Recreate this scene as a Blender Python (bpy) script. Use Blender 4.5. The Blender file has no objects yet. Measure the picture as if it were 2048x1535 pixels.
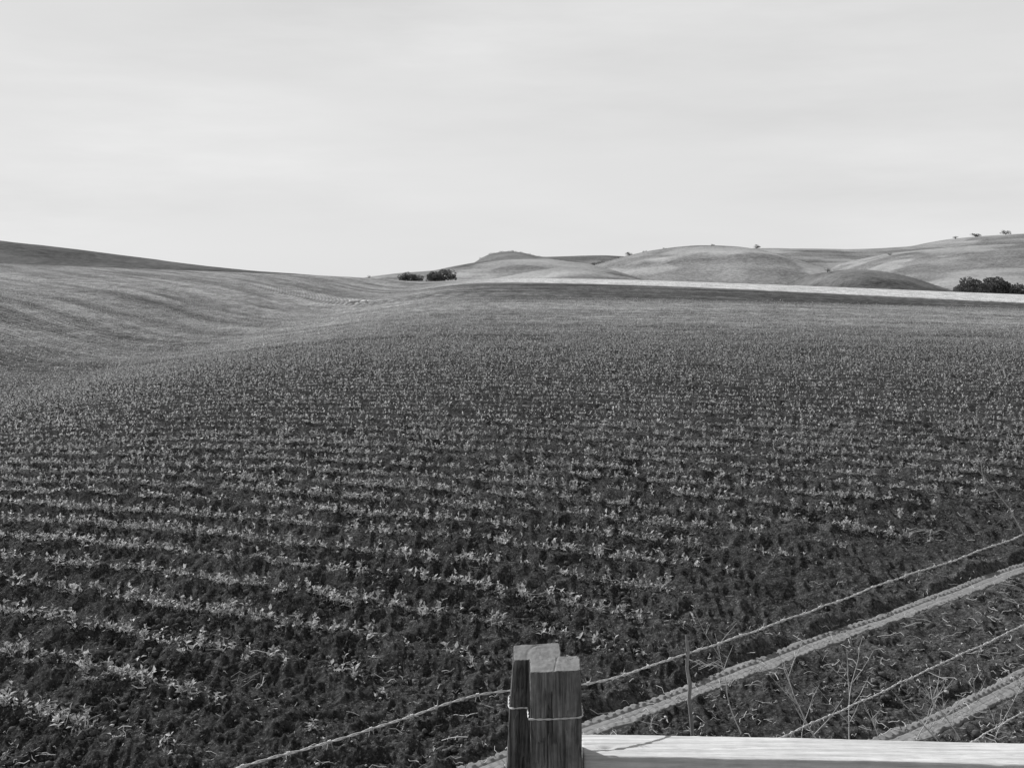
import bpy, math, random
import numpy as np
from mathutils import Vector, Matrix
random.seed(4); rng=np.random.default_rng(7)
S=bpy.context.scene
F=2196.0; H=2.5; HY=555.0
def lin(px,py,Z): return ((px-1024)*Z/F, Z, H+(HY-py)*Z/F)

# ---------------------------------------------------------------- helpers
def ss(a,b,x):
    t=np.clip((x-a)/(b-a),0,1); return t*t*(3-2*t)
def sp(x,w):
    return w*np.logaddexp(0,x/w)
def vn(x,y,seed=0):
    xi=np.floor(x).astype(np.int64); yi=np.floor(y).astype(np.int64)
    fx=x-xi; fy=y-yi; fx=fx*fx*(3-2*fx); fy=fy*fy*(3-2*fy)
    def hsh(a,b):
        h=(a*374761393+b*668265263+seed*974634777)&0xffffffff
        h=((h^(h>>13))*1274126177)&0xffffffff
        h=((h^(h>>16))*2246822519)&0xffffffff
        return ((h^(h>>15))&0xffff)/65535.0
    return (hsh(xi,yi)*(1-fx)+hsh(xi+1,yi)*fx)*(1-fy)+(hsh(xi,yi+1)*(1-fx)+hsh(xi+1,yi+1)*fx)*fy
def fbm(x,y,o=4,seed=0):
    s=0;a=.5;t=0
    for i in range(o):
        s=s+a*vn(x,y,seed+i); t+=a; a*=.5; x=x*2.03+7.1; y=y*2.03+3.7
    return s/t
def link(o):
    S.collection.objects.link(o); return o
def np_mesh(name,v,quads=None,tris=None,attr=None,smooth=False):
    me=bpy.data.meshes.new(name)
    v=np.asarray(v,dtype=np.float32); nq=0 if quads is None else len(quads); nt=0 if tris is None else len(tris)
    me.vertices.add(len(v)); me.vertices.foreach_set('co',v.ravel())
    idx=[];st=[]
    if nq: idx.append(np.asarray(quads,dtype=np.int32).ravel()); st.append(np.arange(nq)*4)
    if nt: idx.append(np.asarray(tris,dtype=np.int32).ravel()); st.append(nq*4+np.arange(nt)*3)
    idx=np.concatenate(idx); st=np.concatenate(st).astype(np.int32)
    me.loops.add(len(idx)); me.loops.foreach_set('vertex_index',idx)
    me.polygons.add(nq+nt); me.polygons.foreach_set('loop_start',st)
    if smooth: me.polygons.foreach_set('use_smooth',np.ones(nq+nt,dtype=bool))
    me.update(calc_edges=True)
    if attr is not None:
        for k,a in attr.items():
            at=me.attributes.new(k,'FLOAT','POINT'); at.data.foreach_set('value',np.asarray(a,dtype=np.float32))
    return me
def top(o,label,cat,group=None,kind=None):
    o["label"]=label; o["category"]=cat
    if group: o["group"]=group
    if kind: o["kind"]=kind
    return o

# ---------------------------------------------------------------- terrain
ROW=0.76
def brow(X):
    return np.where(X>0,235-.5*X,np.where(X>-33,235+15*(-X/33),250-.88*(-X-33)))
def terrain(X,Z):
    X=np.asarray(X,dtype=float); Z=np.asarray(Z,dtype=float)
    w=np.where(X>-20,9.5,14.0)
    h=-1.6*np.exp(-((X+20)/w)**2)*(1-ss(190,290,Z))
    h=h+0.045*sp(-(X+26),4)
    h=h+2.3*ss(60,232,Z)
    h=h-0.035*sp(X-22,6)
    d=np.maximum(0,Z-brow(X))
    h=h-11*(1-np.exp(-(d/140)**1.6))
    h=np.where(Z>300, h*(1-ss(300,600,Z))+(-9)*ss(300,600,Z), h)
    h=h+.4*(fbm(X/60,Z/60,2,5)-.5)*ss(25,60,np.hypot(X,Z))
    return h
def rowc(X,Z):
    m=.1+.5*np.exp(-(np.maximum(Z,0)-6)/16)
    return Z+m*X-.7*sp(-(X+20),2.5)+.5*(vn(X/14,Z/14,61)-.5)+.06*(vn(X/2.2,Z/2.2,62)-.5)
def rowvar(X,Z,rr):
    # crop vigour changing from drill pass to drill pass
    return .75*vn(X/12+3,rr/(.8+.006*Z),201)+.25*vn(X/25,rr/(1.8+.010*Z),202)
def headland(X,Z):   # >0 inside the crop
    return (Z-(6.6+.84*X))/1.3
T1=((.39,6.13),(4.25,9.38))
def line_d(X,Z,A,B):
    dx,dz=B[0]-A[0],B[1]-A[1]; L=math.hypot(dx,dz)
    return ((X-A[0])*(-dz)+(Z-A[1])*dx)/L     # signed, + = far side
T2c=np.array([(-1.2,3.55),(.2,4.62),(1.2,5.33),(2.04,5.95),(2.55,6.36),(3.03,6.74),(3.9,7.52),(5.2,8.8),(7,10.6)])
def t2z(X): return np.interp(X,T2c[:,0],T2c[:,1])
def track_d(X,Z):
    d1=np.abs(line_d(X,Z,*T1)); d2=np.abs(Z-t2z(X))*.77
    d2=np.where((X<-1)|(X>7),9,d2)
    d1=np.where((X<-3)|(X>14),9,d1)
    return np.minimum(d1,d2)

def build_ground():
    th=np.concatenate([np.linspace(-math.pi,-.55,46)[:-1],np.linspace(-.55,.55,1100),np.linspace(.55,math.pi,46)[1:-1]])
    r=np.concatenate([np.array([.3,1,1.8,2.5]),3.0*1.003**np.arange(0,1590),])
    rf=r[-1]*1.045**np.arange(1,80); r=np.concatenate([r,rf])
    nT=len(th); nR=len(r)
    R,T=np.meshgrid(r,th,indexing='ij')
    X=R*np.sin(T); Z=R*np.cos(T)
    h=terrain(X,Z)
    near=R<330
    step=R*.003
    td=track_d(X,Z)
    td=td+.02*(vn(X*9,Z*9,77)-.5); tm=ss(.075,.18,td)
    hd=headland(X,Z)+1.0*(vn(X/.7,Z/.7,9)-.5); crop=ss(-.5,1.4,hd)
    sd1=line_d(X,Z,*T1); inner=1-ss(-.3,.2,sd1)
    rr=rowc(X,Z)
    ph=rr/ROW*2*np.pi
    mic=0
    ridge=(.5+.5*np.cos(ph))**1.3
    mic=mic+crop*.12*ridge*(1-ss(130,190,R))*(.8+.4*vn(X*1.7,Z*1.7,33))
    mic=mic+(1-crop)*(1-inner)*.04*(.5+.5*np.cos(ph*1.0))*(1-ss(14,20,R))
    for wl,amp,sd in ((.8,.05,1),(.33,.030,2),(.15,.036,3),(.075,.032,4),(.04,.024,6),(.024,.014,7)):
        amp=amp*(1-.25*inner*(wl<.5))
        k=1-ss(wl*.35,wl*.9,step)
        if wl>.5: mic=mic+k*amp*(vn(X/wl,Z/wl,sd)-.5)
        else:
            n=vn(X/wl+.3*vn(Z/wl,X/wl,sd+40),Z/wl+.3*vn(X/wl,Z/wl,sd+41),sd); mic=mic+k*amp*((1-np.abs(2*n-1))**1.7-.4)
    rut=.012*np.exp(-((td-.17)/.05)**2)
    mic=mic*(.12+.88*tm)*np.where(tm<.02,0,1)-.018*(1-tm)+rut
    mic=np.where(near,mic,0)
    V=np.stack([X,Z,h+mic],-1)
    # tone (albedo)
    cov=(ridge**1.2)
    n1=fbm(X/7,rr/1.5,3,11); n2=fbm(X/1.3,Z/1.3,3,12); n3=fbm(X/35,Z/18,3,15); rv=rowvar(X,Z,rr)
    soil=.056+.042*n2
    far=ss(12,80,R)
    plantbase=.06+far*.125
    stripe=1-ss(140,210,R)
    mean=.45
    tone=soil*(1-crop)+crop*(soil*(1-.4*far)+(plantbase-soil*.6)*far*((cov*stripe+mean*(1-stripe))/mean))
    tone=tone*(1+far*(.4*(n1-.5)+.3*(n3-.5)))
    tone=tone+(1-crop)*inner*.016*n2*2*(1-ss(20,40,R))
    tone=tone+.05*np.exp(-(td/.16)**2)*(R<40)
    Lf=ss(100,185,Z)*(1-ss(-26,-12,X+(Z-150)*-.02))
    fr=.40+1.3*cov*stripe+.6*(1-stripe)
    tone=tone*(1-Lf)+Lf*(.235+.08*(n1-.5)+.04*(n3-.5))*fr
    A=ss(205,240,Z)*(1-ss(0,30,X)); tone=tone*(1-A)+A*(.27+.08*(n1-.5))
    Zs=172-.60*np.maximum(0,X)
    B=ss(-26,10,X)*ss(90,108,Z+5*(n3-.5)+4*(n1-.5))*(1-ss(-4,4,Z-Zs))
    tone=tone*(1-B)+B*(.105+.06*(n1-.5))
    P=ss(-22,6,X)*ss(-4,4,Z-Zs+4*(n3-.5)+3*(n1-.5)); tone=tone*(1-P)+P*(.54+.20*(n1-.5))
    tone=tone*(1+1.0*(rv-.5)*ss(22,50,R)*(1-P)*(1-ss(250,330,R)))
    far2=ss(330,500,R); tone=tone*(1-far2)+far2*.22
    spk=.6*vn(X/.45,Z/1.1,120)+.4*vn(X/1.3,Z/3.5,121); tone=tone*(1+.9*(spk-.5)*ss(20,60,R)*(1-ss(250,330,R)))
    tone=np.clip(tone,.015,.7)
    i=np.arange(nR-1)[:,None]; j=np.arange(nT)[None,:]; j2=(j+1)%nT
    q=np.stack([i*nT+j,i*nT+j2,(i+1)*nT+j2,(i+1)*nT+j],-1).reshape(-1,4)
    q=q[:,::-1]
    vv=np.concatenate([V.reshape(-1,3),[[0,0,float(terrain(0,0))]]]); c=len(vv)-1
    tr=np.stack([np.full(nT,c),(np.arange(nT)+1)%nT,np.arange(nT)],-1)
    tone=np.concatenate([tone.ravel(),[.04]]); fine=np.concatenate([((1-ss(8,40,R))*(.5+.5*tm)*(1-.35*inner)).ravel(),[1]])
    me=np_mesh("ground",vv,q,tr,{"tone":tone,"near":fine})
    o=link(bpy.data.objects.new("ground",me)); o["kind"]="structure"; o["label"]="dark ploughed field with curving crop rows"
    return o

# ---------------------------------------------------------------- materials
def mat(name):
    m=bpy.data.materials.new(name); m.use_nodes=True; nt=m.node_tree; nt.nodes.clear()
    out=nt.nodes.new('ShaderNodeOutputMaterial'); return m,nt,out
def N(nt,t,**k):
    n=nt.nodes.new(t)
    for a,b in k.items():
        if a in n.inputs: n.inputs[a].default_value=b
        else: setattr(n,a,b)
    return n
def math_(nt,op,a,b=None,c=None):
    n=nt.nodes.new('ShaderNodeMath'); n.operation=op
    for i,x in enumerate((a,b,c)):
        if x is None: continue
        if isinstance(x,(int,float)): n.inputs[i].default_value=x
        else: nt.links.new(x,n.inputs[i])
    return n.outputs[0]
def coords(nt,scale=(1,1,1),kind='Object'):
    tc=N(nt,'ShaderNodeTexCoord'); mp=N(nt,'ShaderNodeMapping'); mp.inputs['Scale'].default_value=scale
    nt.links.new(tc.outputs[kind],mp.inputs['Vector']); return mp.outputs[0]
def noise(nt,vec,scale,detail=4,rough=.6):
    n=N(nt,'ShaderNodeTexNoise'); n.inputs['Scale'].default_value=scale; n.inputs['Detail'].default_value=detail; n.inputs['Roughness'].default_value=rough
    nt.links.new(vec,n.inputs['Vector']); return n.outputs['Fac']
def maprange(nt,v,a,b,c,d):
    r=N(nt,'ShaderNodeMapRange'); 
    for i,x in enumerate((a,b,c,d)): r.inputs[i+1].default_value=x
    nt.links.new(v,r.inputs[0]); return r.outputs[0]
def finish(nt,out,val,bump=None,bdist=.01,bstr=.6,rough=.95,spec=.1,transl=0):
    comb=N(nt,'ShaderNodeCombineColor'); 
    for i in range(3): nt.links.new(val,comb.inputs[i])
    b=N(nt,'ShaderNodeBsdfPrincipled'); b.inputs['Roughness'].default_value=rough; b.inputs['Specular IOR Level'].default_value=spec
    nt.links.new(comb.outputs[0],b.inputs['Base Color'])
    if bump is not None:
        bp=N(nt,'ShaderNodeBump'); bp.inputs['Distance'].default_value=bdist; bp.inputs['Strength'].default_value=bstr
        nt.links.new(bump,bp.inputs['Height']); nt.links.new(bp.outputs[0],b.inputs['Normal'])
    s=b.outputs[0]
    if transl:
        t=N(nt,'ShaderNodeBsdfTranslucent'); nt.links.new(comb.outputs[0],t.inputs[0])
        mx=N(nt,'ShaderNodeMixShader'); mx.inputs[0].default_value=transl
        nt.links.new(s,mx.inputs[1]); nt.links.new(t.outputs[0],mx.inputs[2]); s=mx.outputs[0]
    nt.links.new(s,out.inputs['Surface'])
def mat_ground():
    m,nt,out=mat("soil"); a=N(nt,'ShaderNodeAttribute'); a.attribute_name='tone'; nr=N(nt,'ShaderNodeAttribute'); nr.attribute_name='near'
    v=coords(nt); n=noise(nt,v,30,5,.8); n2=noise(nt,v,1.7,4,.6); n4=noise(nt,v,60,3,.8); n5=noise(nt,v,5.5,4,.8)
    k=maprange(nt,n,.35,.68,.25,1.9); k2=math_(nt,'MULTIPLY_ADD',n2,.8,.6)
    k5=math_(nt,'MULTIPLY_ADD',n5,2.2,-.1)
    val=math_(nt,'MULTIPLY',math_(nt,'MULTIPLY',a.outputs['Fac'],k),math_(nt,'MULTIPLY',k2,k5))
    specks=math_(nt,'MULTIPLY',maprange(nt,n4,.58,.70,0,.26),nr.outputs['Fac'])
    val=math_(nt,'MAXIMUM',math_(nt,'ADD',val,specks),.012)
    bn=noise(nt,v,60,6,.8)
    finish(nt,out,val,bn,.035,1.0,1,.0); return m
def mat_simple(name,base,var,scale,stretch=(1,1,1),rough=.9,spec=.1,bd=.004,bs=.5,transl=0,kind='Object'):
    m,nt,out=mat(name); v=coords(nt,stretch,kind); n=noise(nt,v,scale,5,.65)
    val=math_(nt,'MAXIMUM',math_(nt,'MULTIPLY_ADD',math_(nt,'SUBTRACT',n,.5),var*2.5,base),.008)
    finish(nt,out,val,n,bd,bs,rough,spec,transl); return m
def mat_leaf():
    m,nt,out=mat("seedling_leaf"); g=N(nt,'ShaderNodeNewGeometry')
    n=noise(nt,g.outputs['Position'],14,3,.8)
    val=math_(nt,'MAXIMUM',math_(nt,'MULTIPLY_ADD',math_(nt,'SUBTRACT',n,.5),1.8,.43),.06)
    finish(nt,out,val,None,rough=.5,spec=.3,transl=.36); return m
def mat_wood(name,base,contrast,axis,fine=1.0,blot=1.3):
    m,nt,out=mat(name)
    st=[55,55,55]; st[axis]=2.2
    v=coords(nt,tuple(st)); n=noise(nt,v,1.0,6,.75)
    st2=[200,200,200]; st2[axis]=9
    v2=coords(nt,tuple(st2)); n2=noise(nt,v2,1.0,3,.7)
    v3=coords(nt,(14,14,9)); n3=noise(nt,v3,1.0,6,.7)
    r=maprange(nt,n,.36,.6,1-contrast,1+contrast*.45)
    val=math_(nt,'MULTIPLY',math_(nt,'MULTIPLY',r,base),math_(nt,'MULTIPLY_ADD',n2,fine,1-fine*.5))
    val=math_(nt,'MULTIPLY',val,math_(nt,'MAXIMUM',math_(nt,'MULTIPLY_ADD',n3,blot,1-blot*.5),.1))
    hh=math_(nt,'ADD',n,math_(nt,'MULTIPLY',n2,.6))
    finish(nt,out,val,hh,.006*fine,.9,.95,.05); return m
def mat_hill(name,base,stripe=.12,sc=.02,wsc=.3):
    m,nt,out=mat(name); v=coords(nt); n=noise(nt,v,sc,6,.65)
    vs=coords(nt,(.012,.012,.12)); n2=noise(nt,vs,1.2,5,.6)
    w=N(nt,'ShaderNodeTexWave'); w.bands_direction='Z'; w.inputs['Scale'].default_value=wsc; w.inputs['Distortion'].default_value=3; w.inputs['Detail'].default_value=3; w.inputs['Detail Scale'].default_value=.05
    nt.links.new(v,w.inputs['Vector'])
    wl=math_(nt,'MULTIPLY',maprange(nt,w.outputs['Fac'],.5,1,0,1),maprange(nt,n,.42,.54,.25,1))
    nf=noise(nt,v,.35,4,.85)
    patch=maprange(nt,noise(nt,v,.009,3,.5),.48,.53,-.17,.19)
    k=math_(nt,'MULTIPLY_ADD',math_(nt,'SUBTRACT',n,.5),1.7,1.0)
    k=math_(nt,'ADD',k,patch)
    k=math_(nt,'ADD',k,math_(nt,'MULTIPLY',math_(nt,'SUBTRACT',n2,.5),1.2))
    k=math_(nt,'SUBTRACT',k,math_(nt,'MULTIPLY',wl,stripe))
    k=math_(nt,'ADD',k,math_(nt,'MULTIPLY',math_(nt,'SUBTRACT',nf,.5),1.9))
    val=math_(nt,'MAXIMUM',math_(nt,'MULTIPLY',k,base),.02)
    finish(nt,out,val,nf,.5,.6,1,0); return m

M_soil=mat_ground()
M_leaf=mat_leaf()
M_track=mat_simple("pressed_soil",.24,.09,18,bd=.005,bs=.7)
M_post=mat_wood("weathered_post_wood",.19,.75,2,1.3,2.2)
M_end=mat_simple("weathered_end_grain",.20,.12,45,bd=.002,bs=.8)
M_rail=mat_wood("pale_rail_wood",.62,.25,0,.5,.5)
M_wire=mat_simple("galvanised_wire",.65,.2,60,rough=.6,spec=.5,bd=.0005)
M_stick=mat_wood("stick_bark",.30,.4,2)
M_straw=mat_simple("dry_straw",.47,.14,8)
M_stone=mat_simple("pale_stone",.5,.14,25)
M_clod=mat_simple("soil_clod",.095,.085,22,bd=.01,bs=.8,spec=0)
M_fol=mat_simple("dark_foliage",.13,.09,.9,bd=.0,bs=.0,transl=.25)
M_bark=mat_simple("bark",.10,.04,3)

g=build_ground(); g.data.materials.append(M_soil)

def ray(px,py):
    Z=3.0*1.002**np.arange(0,2400); X=(px-1024)/F*Z; hh=terrain(X,Z); y=H+(HY-py)*Z/F
    k=np.argmax(y<hh); return float(X[k]),float(Z[k]),float(hh[k])

# ---------------------------------------------------------------- seedlings
def leaf_geo(base,dirv,up,L,W,V,Q,simple=False):
    d=np.array(dirv)/np.linalg.norm(dirv); s=np.cross(d,up); s/= (np.linalg.norm(s)+1e-6); n=np.cross(s,d)
    b=np.array(base); i=len(V)
    if simple:
        V+= [b, b+d*L*.45+s*W*.5+n*W*.1, b+d*L*.98, b+d*L*.45-s*W*.5+n*W*.1]; Q+=[(i,i+1,i+2),(i,i+2,i+3)]; return
    V+= [b, b+d*L*.45+s*W*.5+n*W*.2, b+d*L*.5-n*W*.08, b+d*L*.45-s*W*.5+n*W*.2, b+d*L*.98+n*-.16*L]
    Q+= [(i,i+1,i+2),(i,i+2,i+3),(i+1,i+4,i+2),(i+2,i+4,i+3)]
def seedling(lod,seed):
    r=np.random.default_rng(seed); V=[];Q=[]
    ns={0:r.integers(2,5),1:2,2:2,3:1}[lod]
    for s in range(ns):
        a=r.uniform(0,6.28); o=np.array([math.cos(a)*.03,math.sin(a)*.03,-.01])*r.uniform(.2,1); hgt=r.uniform(.035,.115)
        lean=np.array([r.normal(0,.33),r.normal(0,.33),1.0]); tip=o+lean*hgt
        if lod==0:
            for aa in (a,a+1.5):
                i=len(V); sd=np.array([math.cos(aa),math.sin(aa),0])*.0022
                V+=[o-sd,o+sd,tip]; Q+=[(i,i+1,i+2)]
        nl={0:r.integers(4,8),1:4,2:3,3:3}[lod]
        for l in range(nl):
            b=a+2.4*l+r.uniform(-.7,.7); f=r.uniform(.3,1); 
            el=r.uniform(.0,1.5)
            d=(math.cos(b)*math.cos(el),math.sin(b)*math.cos(el),math.sin(el))
            Lf=r.uniform(.016,.041)*(1.0,1.2,1.65,1.9)[lod]
            leaf_geo(o+(tip-o)*f,d,(r.normal(0,.4),r.normal(0,.4),1),Lf,Lf*r.uniform(.38,.7),V,Q,lod>0)
    return np.array(V),np.array(Q)
def gen_points(z0,z1,dx,keep,seed,jit=.03,base=.4,rvk=0):
    r=np.random.default_rng(seed); out=[]
    X0=-.57*z1; X1=.57*z1
    for x in np.arange(X0,X1,dx):
        zlo=max(z0,abs(x)/.57)
        if zlo>=z1: continue
        zg=np.linspace(zlo,z1,max(8,int((z1-zlo)/.3))); rg=rowc(np.full_like(zg,x),zg)
        rg=np.maximum.accumulate(rg+np.arange(len(rg))*1e-6)
        ks=np.arange(math.ceil(rg[0]/ROW),math.floor(rg[-1]/ROW)+1)
        if len(ks)==0: continue
        zz=np.interp(ks*ROW,rg,zg); out.append(np.stack([np.full_like(zz,x),zz,ks*ROW],-1))
    P=np.concatenate(out); n=len(P); R0=P[:,2]; P=P[:,:2]
    rv=rowvar(P[:,0],P[:,1],R0)
    P=P+np.stack([r.uniform(-.5,.5,n)*dx,r.normal(0,jit,n)],-1)
    dens=.5*vn(P[:,0]/.9,P[:,1]/.6,71)+.5*vn(P[:,0]/.2,P[:,1]/.2,75)+rvk*(rv-.5)
    hd=headland(P[:,0],P[:,1])+1.6*(vn(P[:,0]/.8,P[:,1]/.8,72)-.5)
    k=(r.uniform(0,1,n)<keep*np.clip(base+1.3*dens,0,1)*ss(-.4,2.2,hd)**.8)&(hd>-.1)&(track_d(P[:,0],P[:,1])>.25)
    return P[k]
def ground_h(P):
    X,Z=P[:,0],P[:,1]; ph=rowc(X,Z)/ROW*2*np.pi
    return terrain(X,Z)+.105*(.5+.5*np.cos(ph))**1.3*ss(-.5,1.4,headland(X,Z))
def merge_sized(P,sizes,protos,hz,seed):
    r=np.random.default_rng(seed); VV=[];TT=[];off=0; var=r.integers(0,len(protos),len(P))
    for k,(v,t) in enumerate(protos):
        m=var==k; p=P[m]; n=len(p)
        if n==0: continue
        a=r.uniform(0,6.28,n); s=sizes[m]; c,si=np.cos(a),np.sin(a)
        x=(v[None,:,0]*c[:,None]-v[None,:,1]*si[:,None])*s[:,None]+p[:,0,None]
        y=(v[None,:,0]*si[:,None]+v[None,:,1]*c[:,None])*s[:,None]+p[:,1,None]
        z=v[None,:,2]*s[:,None]+hz[m][:,None]
        VV.append(np.stack([x,y,z],-1).reshape(-1,3)); TT.append((t[None]+(np.arange(n)*len(v))[:,None,None]).reshape(-1,3)+off); off+=n*len(v)
    return np.concatenate(VV),np.concatenate(TT)
def merge(P,protos,sc,seed):
    r=np.random.default_rng(seed); return merge_sized(P,r.uniform(.5,1.25,len(P))*sc,protos,ground_h(P),seed)
pr0=[seedling(0,i) for i in range(18)]; pr1=[seedling(1,20+i) for i in range(10)]; pr2=[seedling(2,40+i) for i in range(8)]; pr3=[seedling(3,60+i) for i in range(6)]
PA=gen_points(5.2,18,.042,.97,1,.032,.32)
PA=PA[np.argsort(PA[:,1])]
inf=np.abs(PA[:,0]/PA[:,1])<.46; inf&=(HY+F*H/PA[:,1]<1560)
idx=np.where(inf)[0][:295]; ind=PA[idx]; rest=np.delete(PA,idx,0)
meshes=[]
for v,t in pr0:
    me=np_mesh("bean_seedling",v,None,t); me.materials.append(M_leaf); meshes.append(me)
hz=ground_h(ind)
for i,(p,z) in enumerate(zip(ind,hz)):
    o=bpy.data.objects.new("bean_seedling",meshes[(i*7)%len(meshes)]); link(o)
    o.location=(p[0],p[1],z); o.rotation_euler=(0,0,random.uniform(0,6.28)); s=random.uniform(.6,1.4); o.scale=(s,s,s)
    top(o,"pale leafy bean seedling growing in dark soil row","plant","bean seedlings in the crop rows")
parts=[]
parts.append(merge(rest,pr0,1.12,2))
parts.append(merge(gen_points(18,46,.046,.97,3,.018,.42,.5),pr1,1.15,4))
parts.append(merge(gen_points(46,100,.13,.97,5,.02,.35,1.5),pr2,1.1,6))
PD=gen_points(100,200,.55,.6,7,.03,.25,1.6)
PD=PD[(PD[:,0]<-9)|(PD[:,1]<104)]
parts.append(merge(PD,pr3,1.5,8))
VV=[];TT=[];off=0
for v,t in parts: VV.append(v);TT.append(t+off);off+=len(v)
me=np_mesh("bean_crop",np.concatenate(VV),None,np.concatenate(TT)); me.materials.append(M_leaf)
o=link(bpy.data.objects.new("bean_crop",me)); top(o,"dense rows of young bean plants across the field","crop",None,"stuff")

# ---------------------------------------------------------------- clods, pebbles, straw
def blob(seed,n=1):
    import bmesh
    bm=bmesh.new(); bmesh.ops.create_icosphere(bm,subdivisions=n,radius=1); r=random.Random(seed)
    for v in bm.verts: v.co*=r.uniform(.65,1.15); v.co.z*=.75
    bm.verts.ensure_lookup_table()
    V=np.array([v.co[:] for v in bm.verts]); T=np.array([[v.index for v in f.verts] for f in bm.faces]); bm.free(); return V,T
blobs=[blob(i) for i in range(8)]
def scatter(n,z0,z1,seed):
    r=np.random.default_rng(seed); z=z0+(z1-z0)*r.uniform(0,1,n*2)**1.3
    x=r.uniform(-.52,.52,n*2)*z; P=np.stack([x,z],-1); P=P[(track_d(x,z)>.14)&((line_d(x,z,*T1)>0)|(r.uniform(0,1,n*2)<.5))]
    return P[:n]
P=scatter(60000,4.6,18,21); sz=.004+.024*rng.uniform(0,1,len(P))**5+.006*rng.uniform(0,1,len(P))
v,t=merge_sized(P,sz,blobs,ground_h(P)+.0+rng.uniform(-.014,.014,len(P)),3)
me=np_mesh("soil_clods",v,None,t); me.materials.append(M_clod); o=link(bpy.data.objects.new("soil_clods",me)); top(o,"loose dark crumbs of ploughed soil","soil",None,"stuff")
P=scatter(3600,4.6,26,22); sz=.004+.013*rng.uniform(0,1,len(P))**4
v,t=merge_sized(P,sz,blobs,ground_h(P)+.012,4)
me=np_mesh("pebbles",v,None,t); me.materials.append(M_stone); o=link(bpy.data.objects.new("pebbles",me)); top(o,"small pale pebbles scattered on dark soil","stones",None,"stuff")

def tube(paths,ns=5):
    V=[];Q=[];off=0
    for pts,rad in paths:
        pts=np.asarray(pts,float); n=len(pts); rad=np.broadcast_to(np.asarray(rad,float),(n,))
        t=np.gradient(pts,axis=0); t/=np.linalg.norm(t,axis=1)[:,None]+1e-9
        ref=np.array([.31,.17,.93]) if abs(t[n//2]@np.array([.31,.17,.93]))<.9 else np.array([1.,0,0])
        a=np.cross(t,ref); a/=np.linalg.norm(a,axis=1)[:,None]+1e-9; b=np.cross(t,a)
        ang=np.arange(ns)/ns*2*np.pi
        ring=pts[:,None]+rad[:,None,None]*(np.cos(ang)[None,:,None]*a[:,None]+np.sin(ang)[None,:,None]*b[:,None])
        V.append(ring.reshape(-1,3))
        i=np.arange(n-1)[:,None]; j=np.arange(ns)[None]; j2=(j+1)%ns
        Q.append((np.stack([i*ns+j,i*ns+j2,(i+1)*ns+j2,(i+1)*ns+j],-1).reshape(-1,4))+off); off+=n*ns
    return np.concatenate(V),np.concatenate(Q)
def tube_obj(name,paths,m,ns=5,smooth=True):
    v,q=tube(paths,ns); me=np_mesh(name,v,q,smooth=smooth); me.materials.append(m); return link(bpy.data.objects.new(name,me))
def litter(n,z0,z1,seed,Lr=(.02,.15)):
    r=np.random.default_rng(seed); out=[]
    while len(out)<n:
        z=z0+(z1-z0)*r.uniform()**1.2; x=r.uniform(-.5,.5)*z
        hd=float(headland(x,z)); 
        if r.uniform()> (.25 if hd>1.5 else (1 if line_d(x,z,*T1)<0 else .5)): continue
        L=r.uniform(0,1)**2*(Lr[1]-Lr[0])+Lr[0]; a=r.uniform(0,6.28); b=float(ground_h(np.array([[x,z]]))[0])+.022
        p=[]; 
        for k in range(4):
            p.append((x,z,b+r.uniform(-.006,.02))); a+=r.normal(0,.45); x+=math.cos(a)*L/3; z+=math.sin(a)*L/3
        out.append((p,r.uniform(.001,.0032)))
    return out
o=tube_obj("straw_litter",litter(3200,4.6,15,5),M_straw,3); top(o,"broken dry straw and stalks lying on the soil","straw",None,"stuff")

def heap(px,py,n,L,name,label,cat):
    x,z,h=ray(px,py); r=np.random.default_rng(int(px)); ps=[]
    for i in range(n):
        a=r.normal(.1,.45); cx=x+r.normal(0,.07); cz=z+r.normal(0,.04); l=r.uniform(.3,1)*L; hh=h+.05+r.uniform(0,.03)
        ps.append(([(cx-math.cos(a)*l/2,cz-math.sin(a)*l/2,hh-.01),(cx,cz,hh+.02),(cx+math.cos(a)*l/2,cz+math.sin(a)*l/2,hh-.012)],r.uniform(.0009,.0022)))
    o=tube_obj(name,ps,M_straw,4); top(o,label,cat); return o
heap(545,1378,16,.24,"straw_heap","loose heap of dry stalks on soil","straw")
heap(1410,1350,10,.22,"straw_heap","few dry stalks lying beside wheel track","straw")
heap(1850,1075,8,.35,"straw_heap","few bent dry stalks on dark soil","straw")

def rock_group(pts,grp,label):
    for px,py,s in pts:
        x,z,h=ray(px,py)
        v,t=blob(int(px*7),2); me=np_mesh("rock",v*np.array([1.3,1,.8]),None,t); me.materials.append(M_stone)
        o=link(bpy.data.objects.new("rock",me)); o.location=(x,z,h+.15*s); o.scale=(s,s,s); top(o,label,"rock",grp)
rock_group([(700,607,.4),(709,606,.6),(718,605,.5),(728,606,.45),(738,605,.4),(715,609,.35),(694,609,.3),(724,609,.3),(704,603,.3),(732,602,.3),(98,525,.4),(106,524,.3),(92,526,.3)],"pale rocks piled in the field","pale rock in a pile on the field")
rock_group([(1512,1120,.038),(795,1158,.03),(740,912,.045),(333,1438,.026),(98,1442,.03),(985,1170,.026),(320,682,.2)],"loose stones in the field","pale stone lying on ploughed soil")

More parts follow.
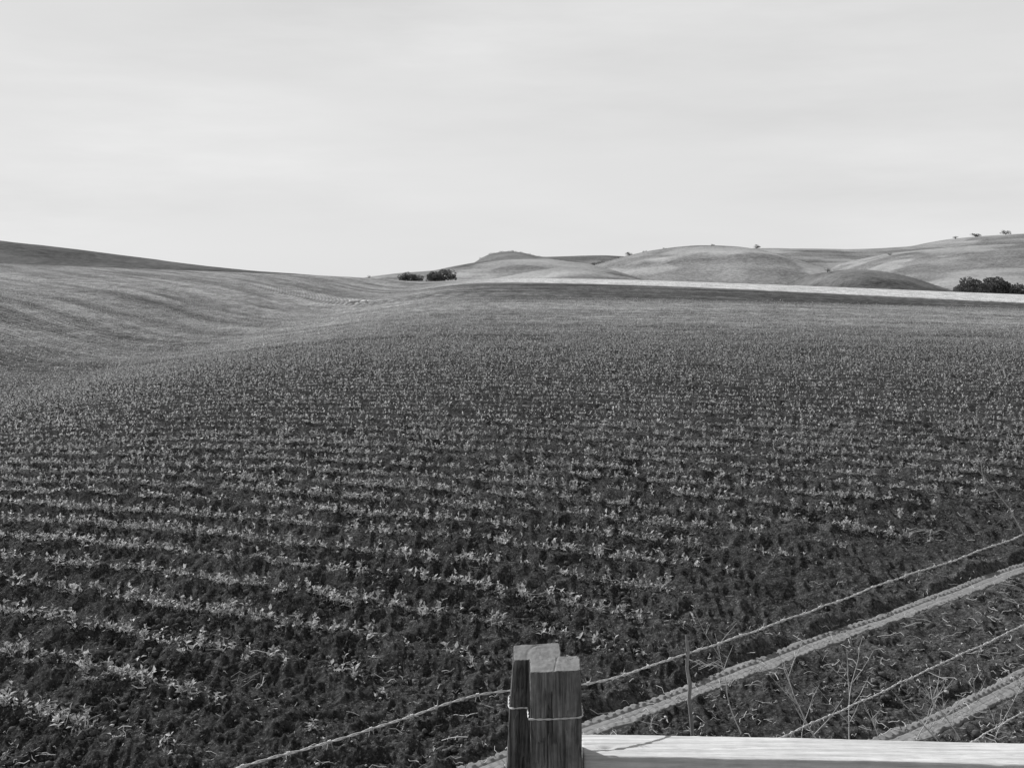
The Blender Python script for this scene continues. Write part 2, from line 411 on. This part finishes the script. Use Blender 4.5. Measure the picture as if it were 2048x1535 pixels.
# ---------------------------------------------------------------- wheel tracks
def track(curve,name,label,lugside):
    c=np.asarray(curve); seg=np.hypot(*np.diff(c,axis=0).T); s=np.concatenate([[0],np.cumsum(seg)]); L=s[-1]
    n=int(L/.007); t=np.linspace(0,L,n); x=np.interp(t,s,c[:,0]); z=np.interp(t,s,c[:,1])
    k=np.ones(61)/61; xs=np.convolve(np.pad(x,30,'edge'),k,'valid'); zs=np.convolve(np.pad(z,30,'edge'),k,'valid')
    dx=np.gradient(xs); dz=np.gradient(zs); l=np.hypot(dx,dz)+1e-9; nx,nz=-dz/l,dx/l
    w=np.linspace(-1,1,45); hw=.104
    wob=.010*np.sin(t*2.3)+.006*np.sin(t*5.1)
    X=xs[:,None]+nx[:,None]*(w*hw+wob[:,None]); Z=zs[:,None]+nz[:,None]*(w*hw+wob[:,None])
    base=terrain(X,Z)
    sgn=w*lugside
    lug=ss(.0,.3,np.sin(2*np.pi*(t[:,None]/.06+.15*np.abs(sgn[None]))))*ss(.36,.42,sgn)[None]*(1-ss(.72,.80,sgn))[None]
    lug2=((np.sin(2*np.pi*(t[:,None]/.055-.5*sgn[None]))>.2).astype(float))*ss(-.75,-.7,sgn)[None]*(1-ss(.1,.16,sgn))[None]
    groove=-.007*(np.exp(-((sgn-.25)/.06)**2)+.5*np.exp(-((sgn+.3)/.03)**2))[None]
    edge=-.03*ss(.78,1.0,np.abs(w)+.30*(vn(t[:,None]*9+0*w,np.sign(w)[None]*5+0*t[:,None],15)-.5)+.10*(vn(t[:,None]*40+0*w,np.sign(w)[None]*5+0*t[:,None],16)-.5))
    wear=ss(.2,.6,vn(t[:,None]*2.2+0*w,w[None]*1.0+0*t[:,None],5))*.7+.3
    h=base-.007+lug*.010*wear+lug2*.0046*wear+groove+edge+.010*(vn(X/.14,Z/.14,8)-.5)+.004*(vn(X/.03,Z/.03,9)-.5)
    V=np.stack([X,Z,h],-1).reshape(-1,3); m=len(w); i=np.arange(n-1)[:,None]; j=np.arange(m-1)[None]
    Q=np.stack([i*m+j,i*m+j+1,(i+1)*m+j+1,(i+1)*m+j],-1).reshape(-1,4)[:,::-1]
    me=np_mesh(name,V,Q); me.materials.append(M_track); o=link(bpy.data.objects.new(name,me)); o["kind"]="structure"; o["label"]=label
d=(4.25-.39,9.38-6.13)
track([( .39-d[0]*.8,6.13-d[1]*.8),(.39,6.13),(4.25,9.38),(4.25+d[0]*2.2,9.38+d[1]*2.2)],"wheel_track","pale tyre track with lug marks pressed in soil",1)
track(T2c,"wheel_track","pale curving tyre track pressed in soil",1)

# ---------------------------------------------------------------- fence
fence=link(bpy.data.objects.new("wire_fence",None)); fence.location=(.1,3.2,0)
top(fence,"barbed wire fence with paired weathered posts and pale rail","fence")
def child(o,p=fence):
    o.parent=p; o.matrix_parent_inverse=Matrix.Translation(-Vector(p.location)); return o
def post(x0,x1,z0,z1,ht,lean,seed,slope,back):
    nx,nz=76,46; r=np.random.default_rng(seed)
    cx,cz=(x0+x1)/2,(z0+z1)/2; hw,hd=(x1-x0)/2,(z1-z0)/2
    per=[]
    for i in range(nx): per.append((-1+2*i/nx,-1))
    for i in range(nz): per.append((1,-1+2*i/nz))
    for i in range(nx): per.append((1-2*i/nx,1))
    for i in range(nz): per.append((-1,1-2*i/nz))
    per=np.array(per); m=len(per)
    lim=np.where(np.abs(per[:,1])>=1,np.abs(per[:,0]),np.abs(per[:,1]))
    corner=ss(.97,1.0,lim)
    hs=1-1.35*np.linspace(0,1,220)[::-1]**1.8; nh=len(hs)
    U=np.arange(m)[None]+0*hs[:,None]; hh=hs[:,None]*ht+0*U
    dis=0
    for k in range(24):
        u0=r.uniform(0,m); top_=ht-r.uniform(0,1)**1.5*.3-.012; ln=r.uniform(.04,.3)
        wd=r.uniform(.4,.8); dp=r.uniform(.003,.009)
        uu=u0+5.0*(vn(hh*5,hh*0,seed*50+k)-.5)+2*(vn(hh*30,hh*0,seed*50+k+1)-.5)
        env=ss(top_-ln,top_-ln+.05,hh)*(1-ss(top_-.01,top_+.011,hh))
        dis=dis-dp*np.exp(-((U-uu)/wd)**2)*env
    dis=dis-.0018*vn(U*.9,hh*30,seed+1)-.003*vn(U*.12,hh*9,seed+2)-.004*corner[None]*(.2+vn(U*0,hh*25,seed+4))
    gouge=vn(U*.16,hh*12,seed+20); dis=dis-.005*ss(.72,.8,gouge)*(1-ss(.985,.995,hs))[:,None]
    dis=dis-.0015*ss(.9975,1.0,hs)[:,None]
    X=cx+lean*(hh-ht)+per[None,:,0]*(hw+dis); Y=cz+per[None,:,1]*(hd+dis)
    def rag(x,y): return .0024*(vn(x*30,y*30,seed+7)-.5)+.0012*(vn(x*200,y*60,seed+8)-.5)
    Zt=hh+(slope*per[None,:,0]*.01+back*per[None,:,1]*.008+rag(X,Y))*ss(.9,1,hs)[:,None]
    V=np.stack([X,Y,Zt],-1).reshape(-1,3)
    i=np.arange(nh-1)[:,None]; j=np.arange(m)[None]; j2=(j+1)%m
    Q=np.stack([i*m+j,i*m+j2,(i+1)*m+j2,(i+1)*m+j],-1).reshape(-1,4); nside=len(Q)
    ringv=V[-m:]; c=ringv.mean(0); vs=[V]; qs=[Q]; prev=(nh-1)*m; cur=len(V)
    for f in np.linspace(.96,.04,18):
        rr=c+(ringv-c)*f; rr[:,2]=ht+slope*.01*(rr[:,0]-cx)/hw+back*.008*(rr[:,1]-cz)/hd+rag(rr[:,0],rr[:,1])-.002*np.exp(-((vn(rr[:,0]*12,rr[:,1]*5,seed+9)-.5)/.02)**2)
        vs.append(rr); a=np.arange(m); b=(a+1)%m
        qs.append(np.stack([prev+a,prev+b,cur+b,cur+a],-1)); prev=cur; cur+=m
    vs.append(rr.mean(0)[None]); a=np.arange(m); tr=np.stack([prev+a,prev+(a+1)%m,np.full(m,cur)],-1)
    me=np_mesh("post",np.concatenate(vs),np.concatenate(qs),tr); me.materials.append(M_post); me.materials.append(M_end)
    mi=np.zeros(len(me.polygons),dtype=np.int32); mi[nside:]=1; me.polygons.foreach_set('material_index',mi)
    return link(bpy.data.objects.new("post",me))
pR=child(post(.049,.197,3.085,3.182,H-1.102,-.01,3,.4,.6)); pR["label"]="squared weathered post with splintered grain"
pL=child(post(.002,.146,3.185,3.28,H-1.100,.06,14,.4,.9)); pL["label"]="weathered post leaning against the other"

def wire(pts,nm="barbed_wire",tw=.09,off=.0020,rad=.0019,barbs=True,seed=1,step=.008):
    c=np.asarray(pts,float); seg=np.linalg.norm(np.diff(c,axis=0),axis=1); s=np.concatenate([[0],np.cumsum(seg)]); n=int(s[-1]/step)
    t=np.linspace(0,s[-1],n); p=np.stack([np.interp(t,s,c[:,k]) for k in range(3)],-1)
    w=min(41 if barbs else 5,(n//4)*2+1)
    if w>3:
        k=np.ones(w)/w; q=np.stack([np.convolve(np.pad(p[:,a],w//2,'edge'),k,'valid') for a in range(3)],-1); q[0]=p[0];q[-1]=p[-1];p=q
    if barbs: 
        p[:,2]+=.006*(vn(t*2.1,t*0,seed)-.5)*2+.003*(vn(t*9,t*0,seed+5)-.5)*2
    tg=np.gradient(p,axis=0); tg/=np.linalg.norm(tg,axis=1)[:,None]+1e-9
    a=np.cross(tg,[.05,.08,1]); a/=np.linalg.norm(a,axis=1)[:,None]+1e-9; b=np.cross(tg,a)
    ph=t/tw*2*np.pi+2.5*vn(t*4,t*0,seed+9); o1=off*(np.cos(ph)[:,None]*a+np.sin(ph)[:,None]*b)
    paths=[(p+o1,rad),(p-o1,rad)]
    if barbs:
        r=np.random.default_rng(seed); 
        for tt in np.arange(.06,s[-1],.125):
            tt=tt+r.normal(0,.01); i=max(1,min(n-2,int(tt/s[-1]*n))); c0=p[i]; T=tg[i]; A=a[i]; B=b[i]; q=r.uniform(0,6.28)
            w_=np.linspace(0,4*np.pi,16); coil=c0+T*(w_[:,None]/w_[-1]-.5)*.010+.0048*(np.cos(w_+q)[:,None]*A+np.sin(w_+q)[:,None]*B)
            paths.append((coil,.0013))
            for sgn in (-1,1):
                d=math.cos(q)*A*sgn+math.sin(q)*B; paths.append(([coil[0 if sgn<0 else -1],coil[0 if sgn<0 else -1]+d*.014+T*sgn*.005],[.0012,.0004]))
    return tube_obj(nm,paths,M_wire,5)
def fp(px,py,d): Z=d*F/(py-HY); return ((px-1024)*Z/F,Z,H-d)
w1=[fp(560,1512,1.24),fp(790,1446,1.24),fp(950,1389,1.24),fp(1018,1370,1.235),fp(1165,1378,1.24),fp(1300,1332,1.245),fp(1380,1305,1.245),fp(1640,1212,1.25),fp(1840,1142,1.25),fp(2018,1080,1.24)]
e=np.array(w1[-1])-np.array(w1[-3]); w1.append(tuple(np.array(w1[-1])+e*2)); e=np.array(w1[0])-np.array(w1[2]); w1.insert(0,tuple(np.array(w1[0])+e*1.6))
w1=[p if i not in (4,5) else (p[0],3.315,p[2]) for i,p in enumerate(w1)]
child(wire(w1,seed=1))["label"]="twisted top strand with barbs"
def lower(d,sd):
    pts=[]
    for Z in (1.6,2.5,3.34,4.2,5.2,7,9):
        X=.23+(Z-3.33)*1.138; pts.append((X,Z,H-d+(.012 if Z in (3.34,) else -.004)))
    return child(wire(pts,seed=sd))
lower(1.67,2); lower(2.09,3)
lx=.002-.06*.16
loop=[(.046,3.082,.0),(.075,3.0805,0),(.12,3.0805,.001),(.19,3.0815,.005),(.1985,3.088,.006),(.2005,3.13,.006),(.2,3.20,.004),(.155,3.284,.0),(.06,3.285,-.004),(lx+.004,3.283,-.008),(lx-.0015,3.27,-.008),(lx-.002,3.195,-.010),(lx+.005,3.182,-.010),(.03,3.180,-.006),(.0455,3.172,-.003),(.0462,3.09,.0)]
loop=[(x,z,H-(1438-HY)*3.08/F+k) for x,z,k in loop]
o=wire(loop,"wire_tie",.05,.0014,.0015,False,step=.0035); child(o)
Zs_=3.62; st=[]
for px,py in ((1372,1268),(1376,1300),(1374,1335),(1380,1370),(1378,1400),(1383,1440),(1385,1475),(1384,1600),(1386,2075)):
    st.append(lin(px,py,Zs_))
rad=[.003,.0065,.0055,.0068,.0058,.0065,.006,.007,.008]
o=tube_obj("stay",[(st,rad),([lin(1378,1385,Zs_),lin(1384,1362,Zs_-.01)],[.004,.0015]),([lin(1376,1312,Zs_),lin(1368,1296,Zs_)],[.004,.001])],M_stick,8); child(o); o["label"]="thin crooked wooden stick holding the wires"
def rail():
    nx=360; L0,L1=.205,2.5; hw=.075; th=.045
    xs=np.linspace(L0,L1,nx); prof=[(-1,-1),(-1,-.5),(-1,0),(-1,.8),(-.96,1)]+[(-.96+1.92*i/24,1) for i in range(1,24)]+[(.96,1),(1,.8),(1,0),(1,-1)]
    prof=np.array(prof); k=len(prof)
    U=np.arange(k)[None]+0*xs[:,None]; XX=xs[:,None]+0*U
    zc=3.288-.071-(xs-.2)*.031
    Y=zc[:,None]+prof[None,:,0]*(hw+.004*(vn(XX*6,U*0.+1,3)-.5)+.002*vn(XX*40,U*.5,4))
    hz=(H-1.37)-th/2-.0045*(xs-.2)+.003*np.sin(xs*2.5)
    knot=np.hypot((XX-.275)/.05,(Y-3.2)/.022); warp=.02*np.exp(-knot**2)
    gr=vn(XX*2.2,(Y+warp)*170,9); cr=np.exp(-((vn(XX*1.1,(Y+warp)*45,19)-.5)/.02)**2)
    tp=(prof[:,1]>.9)[None]
    Zz=hz[:,None]+prof[None,:,1]*th/2+tp*(.0012*(gr-.5)-.002*cr-.006*np.exp(-(knot/.35)**2))+.0015*(vn(XX*3,U*1.3,6)-.5)
    V=np.stack([XX,Y,Zz],-1).reshape(-1,3); i=np.arange(nx-1)[:,None]; j=np.arange(k)[None]; j2=(j+1)%k
    Q=np.stack([i*k+j,i*k+j2,(i+1)*k+j2,(i+1)*k+j],-1).reshape(-1,4)[:,::-1]
    c0=V[:k].mean(0);c1=V[-k:].mean(0); V=np.concatenate([V,[c0,c1]]); n0=len(V)-2
    a=np.arange(k); tr=np.concatenate([np.stack([a,(a+1)%k,np.full(k,n0)],-1),np.stack([(a+1)%k+(nx-1)*k,a+(nx-1)*k,np.full(k,n0+1)],-1)])
    me=np_mesh("rail",V,Q,tr); me.materials.append(M_rail); return link(bpy.data.objects.new("rail",me))
o=child(rail()); o["label"]="pale knotty wooden rail nailed to the post"

# ---------------------------------------------------------------- dry weeds
def weed(pts_list,label):
    o=tube_obj("dry_weed",pts_list,M_straw,5); top(o,label,"weed","dry weeds along the fence")
def grow(x,z,hh,lean,nb,seed,r0=.004):
    r=np.random.default_rng(seed); h0=float(terrain(x,z)); paths=[]
    p=np.array([x,z,h0-.02]); pts=[p]; d=np.array([lean,r.normal(0,.1),1.0]); n=9
    for i in range(n):
        d=d+np.array([r.normal(0,.09),r.normal(0,.09),0]); dd=d/np.linalg.norm(d); p=p+dd*hh/n; pts.append(p)
    paths.append((pts,np.linspace(r0,r0*.35,n+1)))
    for b in range(nb):
        k=r.integers(2,n); q=pts[k]; a=r.uniform(0,6.28); L=hh*r.uniform(.2,.5); dd=np.array([math.cos(a)*.7,math.sin(a)*.4,r.uniform(.5,1.1)]); dd/=np.linalg.norm(dd)
        q2=q+dd*L*.5; q3=q2+(dd+np.array([r.normal(0,.15),0,.15]))*L*.5; paths.append(([q,q2,q3],[r0*.5,r0*.4,r0*.2]))
        for c in range(2):
            e=q2+np.array([r.normal(0,.4),r.normal(0,.3),r.uniform(.2,.8)])*L*.35; paths.append(([q2,e],[r0*.35,r0*.15]))
    return paths
for i,(px,py,hh,ln,nb,r0) in enumerate([(1650,1495,.50,-.75,7,.0052),(1700,1490,.62,.1,6,.0038),(1490,1480,.62,-.55,3,.0038),(1530,1400,.16,.2,3,.002),(1760,1475,.22,-.4,5,.0028),(1830,1478,.3,.5,6,.0034),(1930,1490,.38,-.5,8,.004),(1990,1480,.3,.3,6,.0034),(1640,1330,.12,.5,2,.002),(250,1510,.1,.4,2,.003),(1240,1270,.1,-.5,1,.002),(1880,1440,.2,.9,4,.0028),(1960,1400,.25,-.7,6,.003),(1600,1480,.28,.3,5,.0028),(1900,1500,.4,-1.0,5,.004),(1290,1470,.15,.6,5,.002),(1950,1320,.14,.5,5,.002),(1820,1390,.13,-.5,5,.002)]):
    x,z,h=ray(px,py); weed(grow(x,z,hh,ln,nb,100+i,r0),"thin branching dry weed stalk rising from the soil")
Zw=4.3; weed([([lin(2125,1800,Zw),lin(2100,1300,Zw),lin(2060,1090,Zw),lin(2018,1015,Zw),lin(1965,950,Zw),lin(1935,915,Zw),lin(1905,880,Zw)],[.003,.0028,.0024,.002,.0017,.0014,.001]),([lin(1965,950,Zw),lin(1962,925,Zw),lin(1950,905,Zw)],[.0013,.0011,.0008]),([lin(1990,980,Zw),lin(1975,985,Zw),lin(1955,975,Zw)],[.0013,.0011,.0008])],"tall thin arching dry weed stalk")

# ---------------------------------------------------------------- hills
def hill(pts,Z0,dF,dB,m,seed,label,und=.12,base=-14,nx=260,ny=110,p=1.0,rough=0):
    pts=np.array(pts,float); X=(pts[:,0]-1024)*Z0/F; hh=H+(HY-pts[:,1])*Z0/F
    xs=np.linspace(X[0]-60,X[-1]+60,nx)
    rg=np.interp(xs,X,hh); k=np.ones(9)/9; rg=np.convolve(np.pad(rg,4,'edge'),k,'valid')
    e=ss(X[0]-60,X[0],xs)*(1-ss(X[-1],X[-1]+60,xs)); rg=base+(rg-base)*e
    t=np.linspace(-1,1,ny); 
    prof=np.cos(np.pi/2*t)**p
    n=fbm((xs[:,None]/(Z0*.07)+0*t),(t[None]*2.5+0*xs[:,None]),4,seed)-.5
    amp=(rg[:,None]-base)
    h=base+amp*prof[None]+n*amp*und*4*(np.abs(t)**1.4*(1-np.abs(t)))[None]*2
    if rough: h=h+rough*(vn(xs[:,None]/6+0*t,t[None]*40+0*xs[:,None],seed+2)-.5)
    zf=Z0+np.where(t<0,t*dF,t*dB)[None]
    Z=zf+0*xs[:,None]+(fbm(xs/(Z0*.12),xs*0,2,seed+5)-.5)[:,None]*dF*.25
    XX=xs[:,None]+0*t
    s=Z/zf; h=H+(h-H)*np.where(h>H,s,1)
    XX=XX*s
    V=np.stack([XX,Z,h],-1).reshape(-1,3); i=np.arange(nx-1)[:,None]; j=np.arange(ny-1)[None]
    Q=np.stack([i*ny+j,(i+1)*ny+j,(i+1)*ny+j+1,i*ny+j+1],-1).reshape(-1,4)
    me=np_mesh("hill",V,Q,smooth=True); me.materials.append(m); o=link(bpy.data.objects.new("hill",me)); o["kind"]="structure"; o["label"]=label
Mh_dark=mat_hill("ploughed_hill",.115,.1,sc=.05,wsc=.5)
Mh_a=mat_hill("scrub_hill",.18,.25); Mh_b=mat_hill("grass_hill",.29,.5); Mh_c=mat_hill("pale_grass_hill",.34,.6,wsc=.35); Mh_d=mat_hill("far_grass_hill",.28,.45,wsc=.2); Mh_e=mat_hill("dark_ploughed_mound",.17,.3,wsc=.6)
hill([(-500,440),(-250,455),(30,485),(150,499),(250,512),(400,531),(500,541),(620,550),(730,557),(800,566)],330,110,120,Mh_dark,1,"bare dark ploughed hill",.05,rough=.25,nx=400)
hill([(860,575),(930,540),(955,522),(975,509),(1000,504),(1020,502),(1050,506),(1080,514),(1120,513),(1200,511),(1260,514),(1350,520),(1450,540)],1500,350,300,Mh_a,2,"scrub topped far hill",.12)
hill([(700,562),(745,553),(800,546),(870,541),(900,534),(950,525),(1000,519),(1050,516),(1100,518),(1180,528),(1240,545),(1300,568)],950,260,300,Mh_b,3,"rounded grassy hill",.12)
hill([(960,562),(1020,551),(1070,541),(1120,535),(1170,538),(1220,548),(1290,562)],760,150,200,Mh_c,9,"pale low grassy mound with contour lines",.1)
hill([(1100,560),(1150,540),(1190,528),(1250,512),(1300,501),(1350,494),(1390,491),(1440,493),(1490,501),(1540,516),(1600,538),(1640,551),(1700,570)],1100,330,300,Mh_c,4,"broad pale hill of cropped grass",.12)
hill([(1340,560),(1400,515),(1440,500),(1500,497),(1600,498),(1680,499),(1750,497),(1830,492),(1870,484),(1900,478),(1950,473),(2018,469),(2150,461),(2350,470),(2500,520)],1500,420,400,Mh_d,5,"long grassy far ridge",.16)
hill([(1560,572),(1640,547),(1700,526),(1780,507),(1850,499),(1920,493),(2018,489),(2150,486),(2350,500)],1150,420,300,Mh_b,6,"grassy spur with darker slope",.14)
hill([(1590,580),(1620,562),(1650,546),(1690,539),(1735,539),(1780,548),(1830,566),(1870,585)],640,120,150,Mh_e,7,"small dark ploughed mound")

# ---------------------------------------------------------------- trees and bushes
def plant(kind,x,y,z,w,h,seed,label,cat,grp,trunkf=.3,nleaf=1400,low=False):
    r=np.random.default_rng(seed)
    e=link(bpy.data.objects.new(kind,None)); e.location=(x,y,z); top(e,label,cat,grp)
    paths=[]; tr=w*.028+.05
    th=h*trunkf
    paths.append(([(0,0,-.5),(w*.01,0,th*.5),(w*.02,.02,th)],[tr*1.4,tr,tr*.8]))
    cl=[]
    nc=int(9+w*.6)
    for i in range(nc):
        a=r.uniform(0,6.28); rr=r.uniform(.1,1)**.6*w*.40; hz=th+(h-th)*(r.uniform(.15,.85))*(1-.45*(rr/(w*.4))**2)
        if low: hz=h*r.uniform(.15,.75)*(1-.4*(rr/(w*.4))**2)
        c=np.array([math.cos(a)*rr,math.sin(a)*rr*.8,hz]); s=w*r.uniform(.09,.17); cl.append((c,s))
        paths.append(([(w*.02,.02,th*.9),tuple(c*.5+np.array([0,0,th*.4])),tuple(c)],[tr*.6,tr*.35,tr*.12]))
    v,q=tube(paths,6); me=np_mesh("trunk",v,q,smooth=True); me.materials.append(M_bark); t=link(bpy.data.objects.new("trunk",me)); t.parent=e
    C=[]
    per=nleaf//nc
    for c,s in cl:
        d=r.normal(0,1,(per,3)); d/=np.linalg.norm(d,axis=1)[:,None]; d*=(r.uniform(.3,1,per)**.4*s)[:,None]*np.array([1.2,1.2,.85]); C.append(c+d)
    C=np.concatenate(C); n=len(C); ls=w*.022*r.uniform(.6,1.4,n)
    C[:,2]=np.maximum(C[:,2],.05)
    a=r.normal(0,1,(n,3)); a/=np.linalg.norm(a,axis=1)[:,None]; b=np.cross(a,r.normal(0,1,(n,3))); b/=np.linalg.norm(b,axis=1)[:,None]
    V=np.stack([C-a*ls[:,None],C+b*ls[:,None]*.7,C+a*ls[:,None],C-b*ls[:,None]*.7],1).reshape(-1,3)
    me=np_mesh("crown",V,np.arange(n*4).reshape(-1,4)); me.materials.append(M_fol); c=link(bpy.data.objects.new("crown",me)); c.parent=e
def bush_at(px,pyt,pyb,wpx,Z,seed,label,n=2600):
    x,y,zb=lin(px,pyb,Z); g=float(terrain(x,Z)); zb=min(zb,g) if Z<300 else zb
    zt_=lin(px,pyt,Z)[2]; plant("bush",x,y,zb-.2,wpx*Z/F,zt_-zb+.2,seed,label,"bush","dark bushes behind the field",.2,n,True)
bush_at(815,541,559,40,248,1,"small dark round bush at the field edge",1700)
bush_at(832,542,559,42,250,2,"small dark round bush at the field edge",1700)
bush_at(868,537,559,42,246,3,"dark leafy bush at the field edge",1900)
bush_at(888,533,559,62,248,4,"larger dark leafy bush at the field edge",2400)
bush_at(738,548,557,13,262,5,"tiny lone shrub on the skyline",700)
bush_at(1945,543,578,80,240,6,"spreading dark bush beyond the pale strip",3200)
bush_at(1985,533,580,96,245,7,"tall spreading dark bush beyond the pale strip",3800)
bush_at(2035,535,582,106,243,8,"spreading dark bush beyond the pale strip",3800)
def tree_at(px,pyt,pyb,wpx,Z,seed,label="small dark oak on a hill skyline",kind="oak_tree"):
    x,y,zb=lin(px,pyb,Z); zt_=lin(px,pyt,Z)[2]
    if kind=="shrub": plant(kind,x,y,zb,wpx*Z/F,zt_-zb,seed,label,"shrub","scrub on the hills",.2,500,True)
    else: plant(kind,x,y,zb,wpx*Z/F,zt_-zb,seed,label,"tree","oaks on the hill skyline",.35,700)
tree_at(1513,488,500,18,1470,11); tree_at(2011,459,472,22,1480,12); tree_at(1951,466,476,22,1480,13); tree_at(1911,472,479,12,1480,14)
tree_at(1260,503,514,18,1095,15); tree_at(1425,488,495,12,1095,16)
sc=[(1188,522,531,18,1080),(1200,518,529,16,1080),(1212,518,527,18,1080),(1224,515,525,16,1080),(1236,512,521,16,1080),(1248,510,518,14,1080),(985,503,512,18,1480),(1003,500,509,18,1480),(1022,499,507,22,1480),(1042,502,510,18,1480),(1060,506,514,20,1480),(1075,510,517,16,1480),(965,511,520,16,1480),(1330,493,500,12,1095),(1290,499,506,12,1095),(1565,495,501,10,1480),(1655,535,543,16,630),(920,529,535,12,940),(1430,490,496,9,1095),(1575,494,501,9,1480),(1780,505,511,12,1140),(1080,512,518,12,1480)]
for i,(px,a,b,w,Z) in enumerate(sc): tree_at(px,a,b,w,Z,50+i,"low dark scrub bush on a grassy hill","shrub")

# ---------------------------------------------------------------- light, sky, camera
az=math.radians(-46); el=math.radians(33)
sv=Vector((math.sin(az)*math.cos(el),math.cos(az)*math.cos(el),math.sin(el)))
L=bpy.data.lights.new("sun","SUN"); L.energy=5.0; L.angle=math.radians(.5); L.color=(1,1,1)
lo=link(bpy.data.objects.new("sun",L)); lo.rotation_euler=(-sv).to_track_quat('-Z','Y').to_euler(); lo.location=(0,0,50)
W=bpy.data.worlds.new("World"); S.world=W; W.use_nodes=True; nt=W.node_tree; nt.nodes.clear()
out=nt.nodes.new('ShaderNodeOutputWorld'); bg=nt.nodes.new('ShaderNodeBackground'); sky=nt.nodes.new('ShaderNodeTexSky'); sky.sky_type='NISHITA'; sky.sun_disc=False
sky.sun_elevation=el; sky.sun_rotation=az%(2*math.pi)
bw=nt.nodes.new('ShaderNodeRGBToBW'); nt.links.new(sky.outputs[0],bw.inputs[0])
tc=nt.nodes.new('ShaderNodeTexCoord'); sep=nt.nodes.new('ShaderNodeSeparateXYZ'); nt.links.new(tc.outputs['Generated'],sep.inputs[0])
mp=nt.nodes.new('ShaderNodeMapping'); mp.inputs['Scale'].default_value=(2.2,2.2,13); mp.inputs['Rotation'].default_value=(0,math.radians(6),0); nt.links.new(tc.outputs['Generated'],mp.inputs[0])
cn=noise(nt,mp.outputs[0],1.5,6,.55)
mp2=nt.nodes.new('ShaderNodeMapping'); mp2.inputs['Scale'].default_value=(1,1,3); nt.links.new(tc.outputs['Generated'],mp2.inputs[0])
cm=noise(nt,mp2.outputs[0],2.3,2,.5)
# thin high haze veil: bright low down, thinning to clear sky overhead
veil=maprange(nt,sep.outputs[2],.28,.7,.93,.1)
hz=maprange(nt,sep.outputs[2],0,.25,7.7,7.45)
cl=math_(nt,'MULTIPLY',math_(nt,'SUBTRACT',cn,.5),maprange(nt,cm,.35,.65,.05,.5))
hv=math_(nt,'MULTIPLY',hz,math_(nt,'ADD',cl,1.0))
mx=nt.nodes.new('ShaderNodeMix'); mx.data_type='FLOAT'; nt.links.new(veil,mx.inputs[0]); nt.links.new(bw.outputs[0],mx.inputs[2]); nt.links.new(hv,mx.inputs[3])
nt.links.new(mx.outputs[0],bg.inputs[0]); bg.inputs[1].default_value=.1; nt.links.new(bg.outputs[0],out.inputs[0])
cam=bpy.data.cameras.new("camera"); co=link(bpy.data.objects.new("camera",cam)); co.location=(0,0,H); co.rotation_euler=(math.pi/2,0,0)
cam.sensor_width=36; cam.lens=F/2048*36; cam.shift_y=-(767.5-HY)/2048; cam.clip_end=20000; cam.clip_start=.05
S.camera=co
S.view_settings.view_transform='Standard'; S.view_settings.look='None'; S.view_settings.exposure=0
